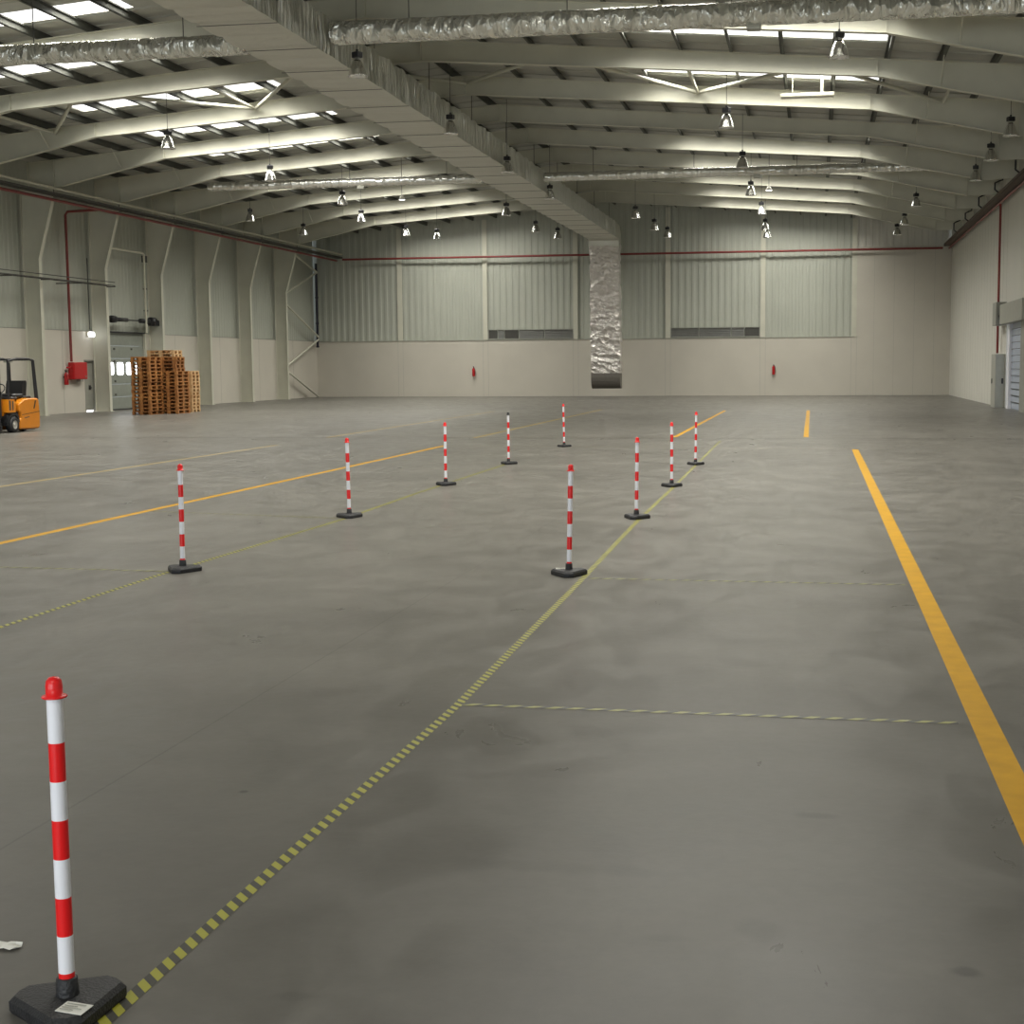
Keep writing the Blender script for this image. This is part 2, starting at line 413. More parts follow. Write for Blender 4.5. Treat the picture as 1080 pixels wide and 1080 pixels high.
struct(b2.build('ceiling', M['roof']), 'pitched roof of grey profiled metal sheets')
for i, (x0, x1, y0, y1) in enumerate(SKY):
    b = MB(); p = [(x0, y0), (x1, y0), (x1, y1), (x0, y1)]
    b.add([(x, y, roofz(x) + .03) for x, y in p] + [(x, y, roofz(x) + .05) for x, y in p], [(0, 1, 2, 3), (7, 6, 5, 4), (0, 4, 5, 1), (1, 5, 6, 2), (2, 6, 7, 3), (3, 7, 4, 0)])
    o = struct(b.build('window_%d' % (i + 1), M['sky']))
    ld = bpy.data.lights.new('skylight_daylight', 'AREA'); ld.shape = 'RECTANGLE'; ld.size = x1 - x0; ld.size_y = y1 - y0
    ld.energy = DAY * (.85 if y0 > 83 else 1.); ld.spread = math.radians(SPREAD); ld.color = (1., .975, .89)
    lo = bpy.data.objects.new('skylight_daylight', ld); COL.objects.link(lo)
    lo.location = ((x0 + x1) / 2, (y0 + y1) / 2, roofz((x0 + x1) / 2) + .02); lo.rotation_euler.y = math.atan(.0825) * (-1 if x0 < CX else 1)
    k = i + 1 if i < len(bays_left) else i + 1 - len(bays_left)
    o['label'] = 'bright translucent skylight strip in the %s roof slope, %s bay' % ('left' if i < len(bays_left) else 'right', ORD[k])

# purlins
offs = [.35 + 1.47 * k for k in range(13)]
pl = sorted([CX - o for o in offs] + [CX + o for o in offs if o > .5 and CX + o < XR - .1])
for i, x in enumerate(pl):
    b = MB(); z = roofz(x) - .036; s = 1 if x < CX else -1
    b.box(x - .012, x + .012, 20.3, YB, z - .2, z); b.box(x - .012, x + s * .07, 20.3, YB, z - .012, z); b.box(x + .012, x - s * .07, 20.3, YB, z - .2, z - .188)
    b.box(x + s * .058, x + s * .07, 20.3, YB, z - .03, z)
    o = b.build('roof_purlin', M['purlin'])
    tag(o, 'dark steel roof purlin along the hall, %s from the left wall' % ORD[i + 1], 'purlin', 'roof purlins')

# ------------------------------------------------------------------ portal frames
def rtop(x): return roofz(x) - .236
def frame(y, label):
    t = empty('portal_frame', (CX, y, 0), label, 'steel frame', 'portal frames of the hall')
    def q(x): return x - CX
    for s in (-1, 1):
        # rafter web polygon in (x offset, z)
        K = 17.9; kink = 13.3
        bot = [(0, 10.90), (kink, 9.93), (K, 8.95)]
        end = 19.05 if s < 0 else 19.3
        poly = [(0, rtop(CX)), (end, rtop(CX + end)), (end, 8.95 if s > 0 else 9.0), (K, 8.95), (kink, 9.93), (0, 10.90)]
        pts = [(s * a, z) for a, z in poly]
        b = MB(); b.prism(pts, -.008, .008)
        def flange(a, c, w=.11, th=.016):
            (xa, za), (xc, zc) = a, c
            b.add([(s * xa, -w, za), (s * xc, -w, zc), (s * xc, w, zc), (s * xa, w, za), (s * xa, -w, za + th), (s * xc, -w, zc + th), (s * xc, w, zc + th), (s * xa, w, za + th)],
                  [(0, 1, 2, 3), (7, 6, 5, 4), (0, 4, 5, 1), (1, 5, 6, 2), (2, 6, 7, 3), (3, 7, 4, 0)])
        flange((0, rtop(CX) - .016), (end, rtop(CX + end) - .016))
        for i in range(2): flange(bot[i], bot[i + 1])
        # splice and stiffener plates
        for a in (0.012, kink, K + .02, end - .02):
            zt = rtop(CX + a); zb = 10.90 - .97 * a / kink if a <= kink else (9.93 - .98 * (a - kink) / (K - kink) if a < K else 8.95)
            b.box(s * a - .012, s * a + .012, -.11, .11, zb, zt - .016)
        b.build('rafter', M['steel'], t)
        # fly braces from the bottom flange up to a purlin
        for a, dy in ((10.64, 1), (15.05, 1), (4.76, 1), (15.05, -1)):
            zb = (10.90 - .97 * a / kink) if a <= kink else 9.93 - .98 * (a - kink) / (K - kink)
            b = MB(); b.tube([(s * a, dy * .08, zb + .05), (s * (a + .01), dy * .95, rtop(CX + a) + .05)], .018, 6); b.build('fly_brace', M['steel'], t)
    # left column: parallel to 6.2 m then flaring inwards to the knee
    inner = [(-30.42, 0), (-30.42, 6.2), (-29.62, 8.95)]
    poly = [(XL - .05 + .005, 0)] + inner + [(-29.62, 9.0), (XL + .05, 9.0), (XL + .05, 3.6)]
    poly = [(XL + .01, 0), (-30.42, 0), (-30.42, 6.2), (-29.62, 8.96), (XL + .35, 8.96), (XL + .01, 8.96)]
    b = MB(); b.prism([(q(x), z) for x, z in poly], -.008, .008)
    for i in range(2):
        (xa, za), (xc, zc) = inner[i], inner[i + 1]
        b.add([(q(xa), -.11, za), (q(xc), -.11, zc), (q(xc), .11, zc), (q(xa), .11, za), (q(xa) + .018, -.11, za), (q(xc) + .018, -.11, zc), (q(xc) + .018, .11, zc), (q(xa) + .018, .11, za)],
              [(0, 1, 2, 3), (7, 6, 5, 4), (0, 4, 5, 1), (1, 5, 6, 2), (2, 6, 7, 3), (3, 7, 4, 0)])
    b.box(q(XL + .005), q(XL + .022), -.11, .11, 0, 8.96); b.box(q(XL) + .01, q(-30.35), -.16, .16, 0, .025)
    b.build('column', M['steel'], t)
    return t
FY = [53.51 + 5.417 * k for k in range(-6, 6)]
for i, y in enumerate(FY):
    frame(y, 'cream steel portal frame spanning the hall, %s from the far wall' % ORD[len(FY) - i])

# roof bracing between the frames at 42.7 and 48.1
def bz(x): return 11.26 - .077 * abs(x - CX)
nodes = [(-26.5, 48.0), (-22.8, 42.75), (-19.05, 48.0), (-15.3, 42.75), (-11.6, 48.0), (-7.75, 42.75), (-3.9, 48.0), (-.05, 42.75), (3.85, 48.0)]
k = 0
for i in range(len(nodes) - 1):
    (xa, ya), (xc, yc) = nodes[i], nodes[i + 1]; k += 1
    b = MB(); b.tube([(xa, ya, bz(xa)), (xc, yc, bz(xc))], .06, 10)
    tag(b.build('roof_brace', M['steel']), 'round steel diagonal brace under the near skylights, %s from the left' % ORD[k], 'brace', 'diagonal roof braces')
for i, (x, lab) in enumerate(((-26.5, 'far left'), (-19.05, 'left'), (-3.9, 'right'), (3.85, 'far right'))):
    b = MB(); b.tube([(x, 42.8, bz(x)), (x, 48.0, bz(x))], .05, 10)
    tag(b.build('roof_strut', M['steel']), 'straight round steel strut meeting the diagonal braces, %s one' % lab, 'strut', 'roof struts')
# wall bracing in the last left bay
for i, (a, c, lab) in enumerate((((82.2, 8.75), (86.9, 7.75), 'top'), ((86.9, 7.75), (81.0, 6.1), 'second from the top'), ((81.0, 5.7), (86.9, 3.75), 'third from the top'),
                                 ((86.9, 3.6), (81.0, 1.85), 'second from the floor'), ((81.0, 1.75), (86.6, .06), 'lowest'))):
    b = MB(); b.tube([(-30.75, a[0], a[1]), (-30.75, c[0], c[1])], .06, 8)
    tag(b.build('wall_brace', M['steel']), 'diagonal steel brace in the far left corner bay, %s' % lab, 'brace', 'wall braces in the left corner')

# ------------------------------------------------------------------ pipes and trays at eaves
b = MB(); b.tube([(-29.35, 27, 8.87), (-29.35, YB, 8.87)], .055, 10); tag(b.build('eaves_tube', M['cream']), 'long cream round tube under the left eaves above the cable tray', 'tube')
b = MB(); b.box(-29.6, -29.25, 27, YB - .1, 8.6, 8.615); b.box(-29.6, -29.58, 27, YB - .1, 8.6, 8.7); b.box(-29.27, -29.25, 27, YB - .1, 8.6, 8.7)
tag(b.build('cable_tray', M['tray']), 'long dark cable tray under the left eaves', 'cable tray')
for i, y in enumerate(FY[1:]):
    b = MB(); b.box(-29.64, -29.615, y - .14, y - .12, 8.59, 8.94); b.box(-29.64, -29.22, y - .14, y - .12, 8.565, 8.59)
    tag(b.build('tray_bracket', M['tray']), 'dark bracket holding the left eaves tray, %s from the far wall' % ORD[len(FY) - 1 - i], 'bracket', 'brackets of the left tray')
b = MB(); b.tube([(-29.55, 27, 8.46), (-29.55, 87.15, 8.46)], .06, 10); tag(b.build('wall_mounted_pipe', M['red']), 'red pipe running along the top of the left wall', 'pipe', 'red fire pipes')
b = MB(); b.tube([(-29.2, 87.25, 8.53), (7.15, 87.25, 8.52)], .065, 10)
tag(b.build('wall_mounted_pipe', M['red']), 'red pipe running straight across the far gable wall', 'pipe', 'red fire pipes')
b = MB(); b.tube([(7.5, 40, 8.52), (7.5, 87.2, 8.5)], .05, 10); tag(b.build('wall_mounted_pipe', M['red']), 'red pipe running along the top of the right wall', 'pipe', 'red fire pipes')
b = MB(); b.box(7.2, 7.62, 38, 87.3, 8.62, 8.64); b.box(7.2, 7.22, 38, 87.3, 8.62, 8.76); b.box(7.6, 7.62, 38, 87.3, 8.62, 8.76)
tag(b.build('cable_tray', M['brown']), 'brownish cable tray along the top of the right wall', 'cable tray')
for i, y in enumerate((80.0, 74.0, 68.0, 62.0, 55.8)):
    b = MB(); s = .75 if i % 2 else 1.
    b.tube([(7.3, y, 8.77), (7.22, y, 8.8), (7.1, y, 8.9), (7.1, y, 8.9 + .35 * s), (7.25, y, 8.95 + .38 * s), (7.4, y, 9.0 + .38 * s), (7.42, y, 9.1 + .6 * s)], .035, 8)
    tag(b.build('bent_bracket', M['black']), 'black bent bracket above the right wall tray, %s from the far wall' % ORD[i + 1], 'bracket', 'bent brackets on the right tray')
# drop pipe left: stands off the wall, feeds the hose cabinet
b = MB(); b.tube([(-29.6, 56.9, 8.46), (-30.3, 56.75, 8.42), (-30.85, 56.62, 8.38), (-30.93, 56.6, 8.25), (-30.93, 56.6, 2.17)], .055, 10)
tag(b.build('drop_pipe', M['red']), 'red vertical pipe dropping down the left wall to the hose cabinet', 'pipe', 'red fire pipes')
b = MB(); b.tube([(7.5, 63.4, 8.5), (7.52, 63.5, 8.3), (7.52, 63.5, 2.26)], .05, 10)
tag(b.build('drop_pipe', M['red']), 'red vertical pipe dropping down the right wall behind the grey boxes', 'pipe', 'red fire pipes')
b = MB(); b.tube([(-30.85, 87.0, 8.3), (-30.85, 87.0, 3.15)], .075, 10)
for z in (3.15, 4.6, 6.2, 7.8): b.lathe([(.1, z - .05), (.1, z + .05)], (-30.85, 87.0, 0), 12)
tag(b.build('downpipe', M['blackblue']), 'dark vertical pipe in the far left corner', 'pipe')
# cable ladder across the left columns
b = MB()
for z in (5.42, 5.56): b.box(-30.02, -30.0, 44, 58.9, z, z + .035)
b.box(-30.38, -30.36, 44, 58.9, 5.42, 5.46)
y = 44.2
while y < 58.9: b.box(-30.36, -30.02, y, y + .03, 5.42, 5.45); y += .6
for y in (48.09, 53.51, 58.93): b.box(-30.41, -30.0, y - .03, y + .03, 5.38, 5.42)
for y in (50.8, 56.1): b.box(-31.2, -30.0, y - .02, y + .02, 5.38, 5.42)
tag(b.build('cable_ladder', M['tray']), 'thin dark cable ladder crossing the left columns at mid height', 'cable ladder')
b = MB(); b.tube([(-31.0, 58.4, 6.6), (-31.0, 58.4, 3.55)], .02, 6); tag(b.build('conduit', M['tray']), 'thin conduit above the small wall lamp on the left wall', 'conduit')
t = empty('wall_lamp', (XL, 58.4, 3.35), 'small lit white lamp above the narrow left door', 'wall lamp')
b = MB(); b.box(.0, .1, -.16, .16, -.1, .12, .02); b.build('housing', M['ivory'], t)
b = MB(); b.box(.1, .26, -.17, .17, -.12, .1, .04); b.build('lamp_lens', M['window'], t)

# ------------------------------------------------------------------ main duct
def crumple(v, amp, fr):
    from mathutils import noise
    n = noise.noise_vector(Vector(v) * fr)
    return Vector(v) + n * amp
DX0, DX1, DZ0, DZ1 = -13.2, -11.42, 9.18, 10.06
t = empty('air_duct', (-12.3, 84, 0), 'large rectangular foil-wrapped air duct running down the middle of the roof', 'air duct')
def duct_section(y0, y1):
    """three visible faces with puckers, bottom plain"""
    b = MB(); ny = max(2, int((y1 - y0) / .16)); side = 5; bot = 8
    rings = []
    for j in range(ny + 1):
        y = y0 + (y1 - y0) * j / ny; f = min(j, ny - j); pin = .035 if f == 0 else (.012 if f == 1 else 0)
        ring = []
        for i in range(bot): ring.append((DX0 + (DX1 - DX0) * i / bot, DZ0))
        for i in range(side): ring.append((DX1, DZ0 + (DZ1 - DZ0) * i / side))
        for i in range(bot): ring.append((DX1 - (DX1 - DX0) * i / bot, DZ1))
        for i in range(side): ring.append((DX0, DZ1 - (DZ1 - DZ0) * i / side))
        cx, cz = (DX0 + DX1) / 2, (DZ0 + DZ1) / 2
        vs = []
        for k, (x, z) in enumerate(ring):
            x += (cx - x) * pin / .9 ; z += (cz - z) * pin / .45
            am = .018 if z < DZ0 + .1 else .05
            vs.append(crumple((x, y, z), am, 2.3) if 0 < j < ny else Vector((x, y, z)))
        rings.append(vs)
    n = len(rings[0]); V = [v for r in rings for v in r]
    for j in range(ny):
        for k in range(n):
            b.mi = 1 if k < bot else 0
            o = j * n
            b.add([V[o + k], V[o + (k + 1) % n], V[o + n + (k + 1) % n], V[o + n + k]], [(0, 1, 2, 3)])
    b.mi = 0
    b.add(rings[0], [list(range(n))]); b.add(rings[-1], [list(range(n))])
    return b
y = 20.0; seg = 1.25
while y < 83.1:
    y1 = min(y + seg, 83.1)
    s = duct_section(y, y1); o = s.build('trunk_section', [M['foilside'], M['foilbottom']], t); o.location = (12.3, -84, 0)
    y = y1 + .012
yy = 20.0
while yy < 83.0:
    bs = MB(); a = random.uniform(-.02, .02)
    bs.add([(DX0 - .02, yy - .016 + a, DZ0 - .022), (DX1 + .02, yy - .016, DZ0 - .022), (DX1 + .02, yy + .016, DZ0 - .022), (DX0 - .02, yy + .016 + a, DZ0 - .022),
            (DX0 - .02, yy - .016 + a, DZ0 - .012), (DX1 + .02, yy - .016, DZ0 - .012), (DX1 + .02, yy + .016, DZ0 - .012), (DX0 - .02, yy + .016 + a, DZ0 - .012)],
           [(0, 1, 2, 3), (7, 6, 5, 4), (0, 4, 5, 1), (1, 5, 6, 2), (2, 6, 7, 3), (3, 7, 4, 0)])
    o = bs.build('strap', M['tray'], t); o.location = (12.3, -84, 0)
    yy += 1.262 * 2
# elbow and drop
b = MB()
poly = [(83.11, DZ0), (83.11, DZ1), (84.6, DZ1 - .1), (85.25, 9.5), (85.25, 9.0), (84.3, 8.75), (84.25, 9.1), (84.0, DZ0)]
b.prism(poly, DX0, DX1, axis='x'); o = b.build('elbow', M['foilbottom'], t); o.location = (12.3, -84, 0)
def drop_section(z0, z1, xo):
    b = MB(); nz = max(3, int((z1 - z0) / .12)); nx = 12; ny = 6; x0, x1, y0, y1 = DX0 + .0 + xo, DX1 - .04 + xo, 84.3, 85.2; rings = []
    for j in range(nz + 1):
        z = z0 + (z1 - z0) * j / nz; f = min(j, nz - j); pin = .04 if f == 0 else (.012 if f == 1 else 0)
        ring = [(x0 + (x1 - x0) * i / nx, y0) for i in range(nx)] + [(x1, y0 + (y1 - y0) * i / ny) for i in range(ny)] + \
               [(x1 - (x1 - x0) * i / nx, y1) for i in range(nx)] + [(x0, y1 - (y1 - y0) * i / ny) for i in range(ny)]
        cx, cy = (x0 + x1) / 2, (y0 + y1) / 2
        rings.append([crumple((x + (cx - x) * pin / .9, y + (cy - y) * pin / .45, z), .045, 3.1) for x, y in ring])
    n = len(rings[0]); V = [v for r in rings for v in r]
    fs = [[j * n + k, j * n + (k + 1) % n, (j + 1) * n + (k + 1) % n, (j + 1) * n + k] for j in range(nz) for k in range(n)]
    fs += [list(range(n)), list(range(nz * n, nz * n + n))]
    b.add(V, fs); return b
zz = [9.02, 7.85, 6.55, 5.15, 3.85, 3.1, 1.4]
for i in range(len(zz) - 1):
    o = drop_section(zz[i + 1] + .012, zz[i], .03 + .012 * i).build('drop_section', M['foildrop'], t); o.location = (12.3, -84, 0)
b = MB(); poly = [(85.15, 1.4), (84.3, 1.4), (84.28, 1.15), (84.3, .95), (84.36, .78), (84.46, .64), (84.6, .54), (84.78, .5), (85.15, .5)]
b.prism(poly, DX0 + .1, DX1 + .04, axis='x'); o = b.build('outlet_nozzle', M['nozzle'], t); o.location = (12.3, -84, 0)
# hangers
i = 0
for y in FY:
    for x in (DX0 + .05, DX1 - .05):
        i += 1
        b = MB(); b.tube([(x, y, 10.03), (x, y, 10.86)], .012, 6); o = b.build('hanger_rod', M['tray'], t); o.location = (12.3, -84, 0)

def round_duct(x0, x1, y, z, r, label, z1=None):
    z1 = z if z1 is None else z1
    t = empty('round_duct', ((x0 + x1) / 2, y, z), label, 'air duct', 'round foil ducts across the hall')
    L = x1 - x0; n = int(L / .09); pts = []; rs = []
    xm = (x0 + x1) / 2; zm = z
    for i in range(n + 1):
        f = i / n; pts.append((x0 + L * f - xm, 0, z + (z1 - z) * f - zm)); rs.append(r * (1 + random.uniform(-.03, .02) - (.07 if i % 14 == 0 else 0)))
    b = MB(); b.tube(pts, rs, 20); o = b.build('duct_sleeve', M['foilround' if y < 50 else 'foilsmooth'], t)
    b = MB(); b.box(-.16 + .5, .16 + .5, -.12, .12, -r - .1, -r + .03, .02)
    b.build('grille_boot', M['lightgrey'], t)
    k = int(L / 3.6)
    for i in range(k):
        x = x0 + L * (i + .5) / k; zt = roofz(x) - .25
        b = MB(); b.tube([(x - xm, 0, r * .9), (x - xm, 0, zt - zm)], .012, 6); b.build('hanger_rod', M['tray'], t)
    return t
round_duct(-29.0, -13.28, 33.9, 9.62, .25, 'nearest round foil duct, left of the main duct')
round_duct(-11.34, 7.4, 33.5, 9.68, .27, 'nearest round foil duct, right of the main duct')
round_duct(-26.0, -13.28, 59.9, 9.66, .19, 'farther round foil duct, left of the main duct')
round_duct(-11.34, 5.4, 60.4, 9.72, .19, 'farther round foil duct, right of the main duct')

# ------------------------------------------------------------------ pendant lamps
def make_lamp(lit=False):
    t = empty('pendant_lamp', (0, 0, 0), '', 'pendant lamp', 'high-bay pendant lamps')
    b = MB(); b.box(-.11, .11, -.09, .09, .22, .36, .015); b.tube([(0, 0, .36), (0, 0, .42)], .03, 8); b.build('ballast_box', M['black'], t)
    b = MB(); b.tube([(-.06, 0, .23), (-.06, 0, .13)], .014, 6); b.tube([(.06, 0, .23), (.06, 0, .13)], .014, 6); b.lathe([(.0, .16), (.06, .16), (.06, .1), (0, .1)], n=12); b.build('lamp_holder', M['lightgrey'], t)
    b = MB()
    prof = [(.06, .16), (.10, .12), (.145, .03), (.18, -.07), (.21, -.17), (.225, -.22), (.235, -.22), (.235, -.205), (.22, -.17), (.19, -.06), (.155, .04), (.11, .13), (.07, .175), (.06, .16)]
    b.lathe(prof, n=24); b.build('reflector', M['alu'], t)
    b = MB(); b.lathe([(.0, .1), (.035, .08), (.055, .0), (.05, -.06), (.0, -.1)], n=14); b.build('bulb', M['lit'] if lit else M['bulb'], t)
    return t
lamps = {
 'hanging just right of the main duct\'s near end': [(.43, 34.6)],
 'in the row right of the main duct': [(-2.72, 43.93), (-2.7, 52.9), (-2.78, 61.46), (-2.64, 69.37), (-2.74, 77.38), (-2.79, 81.83)],
 'in the row beside the main duct': [(-11.04, 34.44), (-11.01, 43.37), (-11.17, 52.28), (-11.18, 60.88)],
 'in the row left of the main duct': [(-20.58, 44.33), (-20.37, 52.62), (-20.32, 60.89), (-21.86, 68.32), (-21.83, 75.96)],
 'in the short row nearest the left wall': [(-26.87, 66.66), (-26.93, 74.14)],
 'near the far wall left of the duct drop': [(-14.38, 67.01), (-14.64, 75.53), (-14.2, 79.58)],
 'near the far wall right of the duct drop': [(-8.64, 69.67), (-8.43, 75.99), (-8.2, 80.49)],
 'in the near row by the right wall': [(5.85, 47.34), (5.89, 52.89), (5.97, 58.53)],
 'in the far row by the right wall': [(4.31, 67.38), (4.31, 76.04), (4.25, 81.83)],
 'on its own near the far wall under the left slope': [(-20.79, 78.54)],
}
litset = {(-21.86, 68.32), (-21.83, 75.96), (-20.32, 60.89), (-20.58, 44.33), (-20.37, 52.62)}
proto = {}
for row, pts in lamps.items():
    for i, (x, y) in enumerate(pts):
        lit = (x, y) in litset
        if lit not in proto: proto[lit] = make_lamp(lit); t = proto[lit]
        else: t = copy_tree(proto[lit])
        t.location = (x, y, 9.08); t.rotation_euler.z = random.uniform(-.5, .5)
        t['label'] = ('bell pendant lamp ' + row) if len(pts) == 1 else 'bell pendant lamp %s, %s from the camera' % (row, ORD[i + 1])
        # suspension rod of its own length
        fr = roofz(x) - .24 - 9.08 if min(abs(y - f) for f in FY) > .16 else (10.9 - .073 * abs(x - CX)) - 9.1
        b = MB(); b.tube([(0, 0, .42), (0, 0, fr)], .009, 6); b.build('suspension_rod', M['purlin'], t)
for (x, y, lab) in ((-17.72, 61.13, 'left'), (-2.03, 61.3, 'right')):
    t = empty('spot_lamp', (x, y, 9.1), 'small bright white spot lamp under the rafters, %s of the main duct' % lab, 'spot lamp', 'small spot lamps')
    b = MB(); b.lathe([(0, .1), (.06, .1), (.13, -.04), (.13, -.07)], n=16); b.build('housing', M['ivory'], t)
    b = MB(); b.lathe([(.13, -.07), (0, -.09)], n=16); b.build('lamp_lens', M['lit'], t)
    b = MB(); b.tube([(0, 0, .1), (0, 0, roofz(x) - 9.36)], .012, 6); b.build('suspension_rod', M['tray'], t)
for (x, y, z, lab) in ((-.38, 46.4, 10.12, 'in front of the second skylight row on the right'), (-.35, 34.3, 10.15, 'at the top edge, above the nearest round duct')):
    t = empty('batten_light', (x, y, z), 'long ivory batten light fixture ' + lab, 'batten light', 'ivory batten lights')
    b = MB(); b.box(-.82, .82, -.07, .07, 0, .1, .01); b.build('housing', M['ivory'], t)
    b = MB(); b.box(-.8, .8, -.16, .16, -.03, .0); b.build('reflector_plate', M['ivory'], t)
    b = MB(); b.tube([(.45, 0, .1), (.45, 0, roofz(x + .45) - z - .05)], .05, 6); b.tube([(-.45, 0, .1), (-.45, 0, roofz(x - .45) - z - .05)], .012, 6); b.build('hanger_rod', M['steel'], t)

# ------------------------------------------------------------------ back wall details
for i, (x0, x1, lab) in enumerate(((-20.02, -14.7, 'left of the duct drop'), (-8.72, -3.38, 'right of the duct drop'))):
    t = empty('wall_louver', ((x0 + x1) / 2, YB, PANZ), 'long low grey louver opening in the far wall, ' + lab, 'louver', 'grey louvers in the far wall')
    L = x1 - x0; b = MB(); h = L / 2
    b.box(-h, h, -.02, .06, .04, .08); b.box(-h, h, -.02, .06, .6, .64)
    for f in (-1, 1): b.box(f * h - .03, f * h + .03, -.02, .06, .04, .64)
    b.build('louver_frame', M['lightgrey'], t)
    spl = (.0, .11, .19, .36, .66, 1.) if i == 0 else (0, .32, .68, .83, 1.)
    for k in range(len(spl) - 1):
        b = MB(); a, c = -h + L * spl[k] + .03, -h + L * spl[k + 1] - .03
        dark = (i == 0 and k in (0, 2)) or (i == 1 and k == 3)
        if dark: b.box(a, c, .02, .06, .08, .6)
        else:
            b.box(a, c, .05, .07, .08, .6)
            for z in (.1, .2, .3, .4, .5): b.add([(a, -.0, z), (c, -.0, z), (c, .05, z + .07), (a, .05, z + .07)], [(0, 1, 2, 3)])
        b.build('louver_panel', M['louver'] if not dark else M['tray'], t)

def extinguisher(x, y, z, nx, ny, label):
    t = empty('fire_extinguisher', (x, y, z), label, 'fire extinguisher', 'red fire extinguishers on the walls')
    b = MB(); b.lathe([(0, 0), (.085, 0), (.09, .02), (.09, .42), (.07, .48), (.035, .51), (.03, .54), (0, .54)], n=16); b.build('cylinder_body', M['redb'], t)
    b = MB(); b.box(-.03, .03, -.03, .03, .54, .58); b.box(-.02, .02, -.11, .03, .58, .61); b.tube([(0, -.04, .57), (.08, -.1, .5), (.11, -.1, .25), (.11, -.07, .1)], .013, 6); b.build('valve_hose', M['black'], t)
    b = MB(); b.box(-.05 + nx * .0, .05, .0, .12, .3, .36) if ny else b.box(-.12, 0, -.05, .05, .3, .36); b.build('wall_bracket', M['black'], t)
extinguisher(-20.95, YB - .12, 1.25, 0, 1, 'small red fire extinguisher on the far wall, left of the duct drop')
extinguisher(-2.54, YB - .12, 1.25, 0, 1, 'small red fire extinguisher on the far wall, right of the duct drop')
extinguisher(-30.97, 56.2, 1.2, 1, 0, 'red fire extinguisher on the left wall beside the hose cabinet')
t = empty('hose_cabinet', (XL + .015, 57.17, 1.42), 'red fire hose cabinet hung on the left wall beside the narrow door', 'fire hose cabinet')
b = MB(); b.box(0, .25, -.57, .57, 0, .72, .015); b.build('cabinet_body', M['redb'], t)
b = MB(); b.box(.25, .265, -.53, .53, .04, .68); b.build('door', M['redb'], t)
b = MB(); b.box(.265, .29, .36, .40, .1, .16); b.build('latch', M['lightgrey'], t)
b = MB(); b.box(.03, .22, .02, .28, -.1, 0); b.build('drain_valve', M['lightgrey'], t)
b = MB(); b.tube([(.12, -.56, .5), (.12, -.9, .5)], .035, 8); b.build('pipe_stub', M['redb'], t)

# ------------------------------------------------------------------ left doors
o = empty('door_1', (XL, 58.43, 0), 'narrow grey exit door standing in a recess of the left wall', 'door'); o['kind'] = 'structure'; del o['category']
b = MB(); b.box(-.16, -.10, -.44, .44, .07, 2.2); b.build('door_leaf', M['lightgrey'], o)
b = MB(); b.box(-.1, -.04, .1, .18, 1.0, 1.08); b.box(-.06, -.04, .02, .24, 1.03, 1.06); b.box(-.1, -.08, .06, .22, .95, 1.15); b.build('door_handle', M['black'], o)
b = MB()
for s in (-1, 1): b.box(-.3, .01, s * .45, s * .41, 0, 2.25)
b.box(-.3, .01, -.45, .45, 2.2, 2.25); b.build('door_frame', M['grey'], o)
b = MB(); b.box(-.15, -.11, -.4, .4, .0, .065); b.build('daylight_gap', M['gap'], o)

o = empty('door_2', (XL, 61.87, 0), 'grey green sectional loading door with a row of lit square windows', 'door'); o['kind'] = 'structure'; del o['category']
b = MB()
for k in range(6):
    z0 = .02 + k * .575; b.box(-.14, -.08, -1.87, 1.87, z0, z0 + .568, .006)
b.build('door_panel', M['doorgrey'], o)
for y in (-1.4, -.48, .42, 1.35):
    b = MB(); b.prism([(y + a * .30, 1.86 + c * .28) for a, c in ((-1, -.7), (-.72, -1), (.72, -1), (1, -.7), (1, .7), (.72, 1), (-.72, 1), (-1, .7))], -.08, -.065, axis='x'); b.build('window_pane', M['window'], o)
b = MB()
for y in (-.99, .67):
    for z in (2.75, 2.2, 1.3, .7): b.box(-.08, -.05, y - .06, y + .06, z - .04, z + .04)
b.build('hinge', M['tray'], o)
b = MB(); b.box(-.12, .06, -1.87, 1.87, 3.47, 3.53); b.box(-.14, -.06, -1.87, 1.87, 0, .05); b.build('door_seal', M['black'], o)
b = MB(); b.box(-.06, .05, -1.95, -1.83, 0, 3.5); b.box(-.06, .05, -1.83 + 3.7, 1.95, 0, 3.5); b.build('door_frame', M['cream'], o)
b = MB(); b.tube([(.3, -1.9, 4.05), (.3, 2.6, 4.05)], .03, 10)
for y, r, w in ((-1.9, .16, .35), (.9, .1, .9), (1.95, .2, .35)): b.lathe([(0, y), (r, y), (r, y + w), (0, y + w)], (.3, 0, 4.05), 16, 'y')
b.lathe([(0, -1.5), (.09, -1.5), (.09, -.4), (0, -.4)], (.3, 0, 4.05), 14, 'y')
b.box(.15, .5, 2.0, 2.5, 3.85, 4.1); b.build('torsion_spring_shaft', M['black'], o)
b = MB(); b.tube([(.4, -1.85, 7.15), (.4, 1.1, 7.15), (.4, 1.3, 7.1), (.4, 1.3, 3.5)], .05, 8); b.tube([(.4, -1.85, 7.15), (.0, -1.85, 7.15)], .04, 6)
b.build('lift_track', M['cream'], o)
b = MB(); b.box(.3, .36, 1.4, 1.47, 3.5, 6.9); b.box(.28, .42, 1.3, 1.6, 6.75, 7.05); b.box(.28, .42, 1.33, 1.5, 5.5, 5.56); b.box(.28, .42, 1.33, 1.5, 4.5, 4.56)
b.build('track_bracket', M['tray'], o)

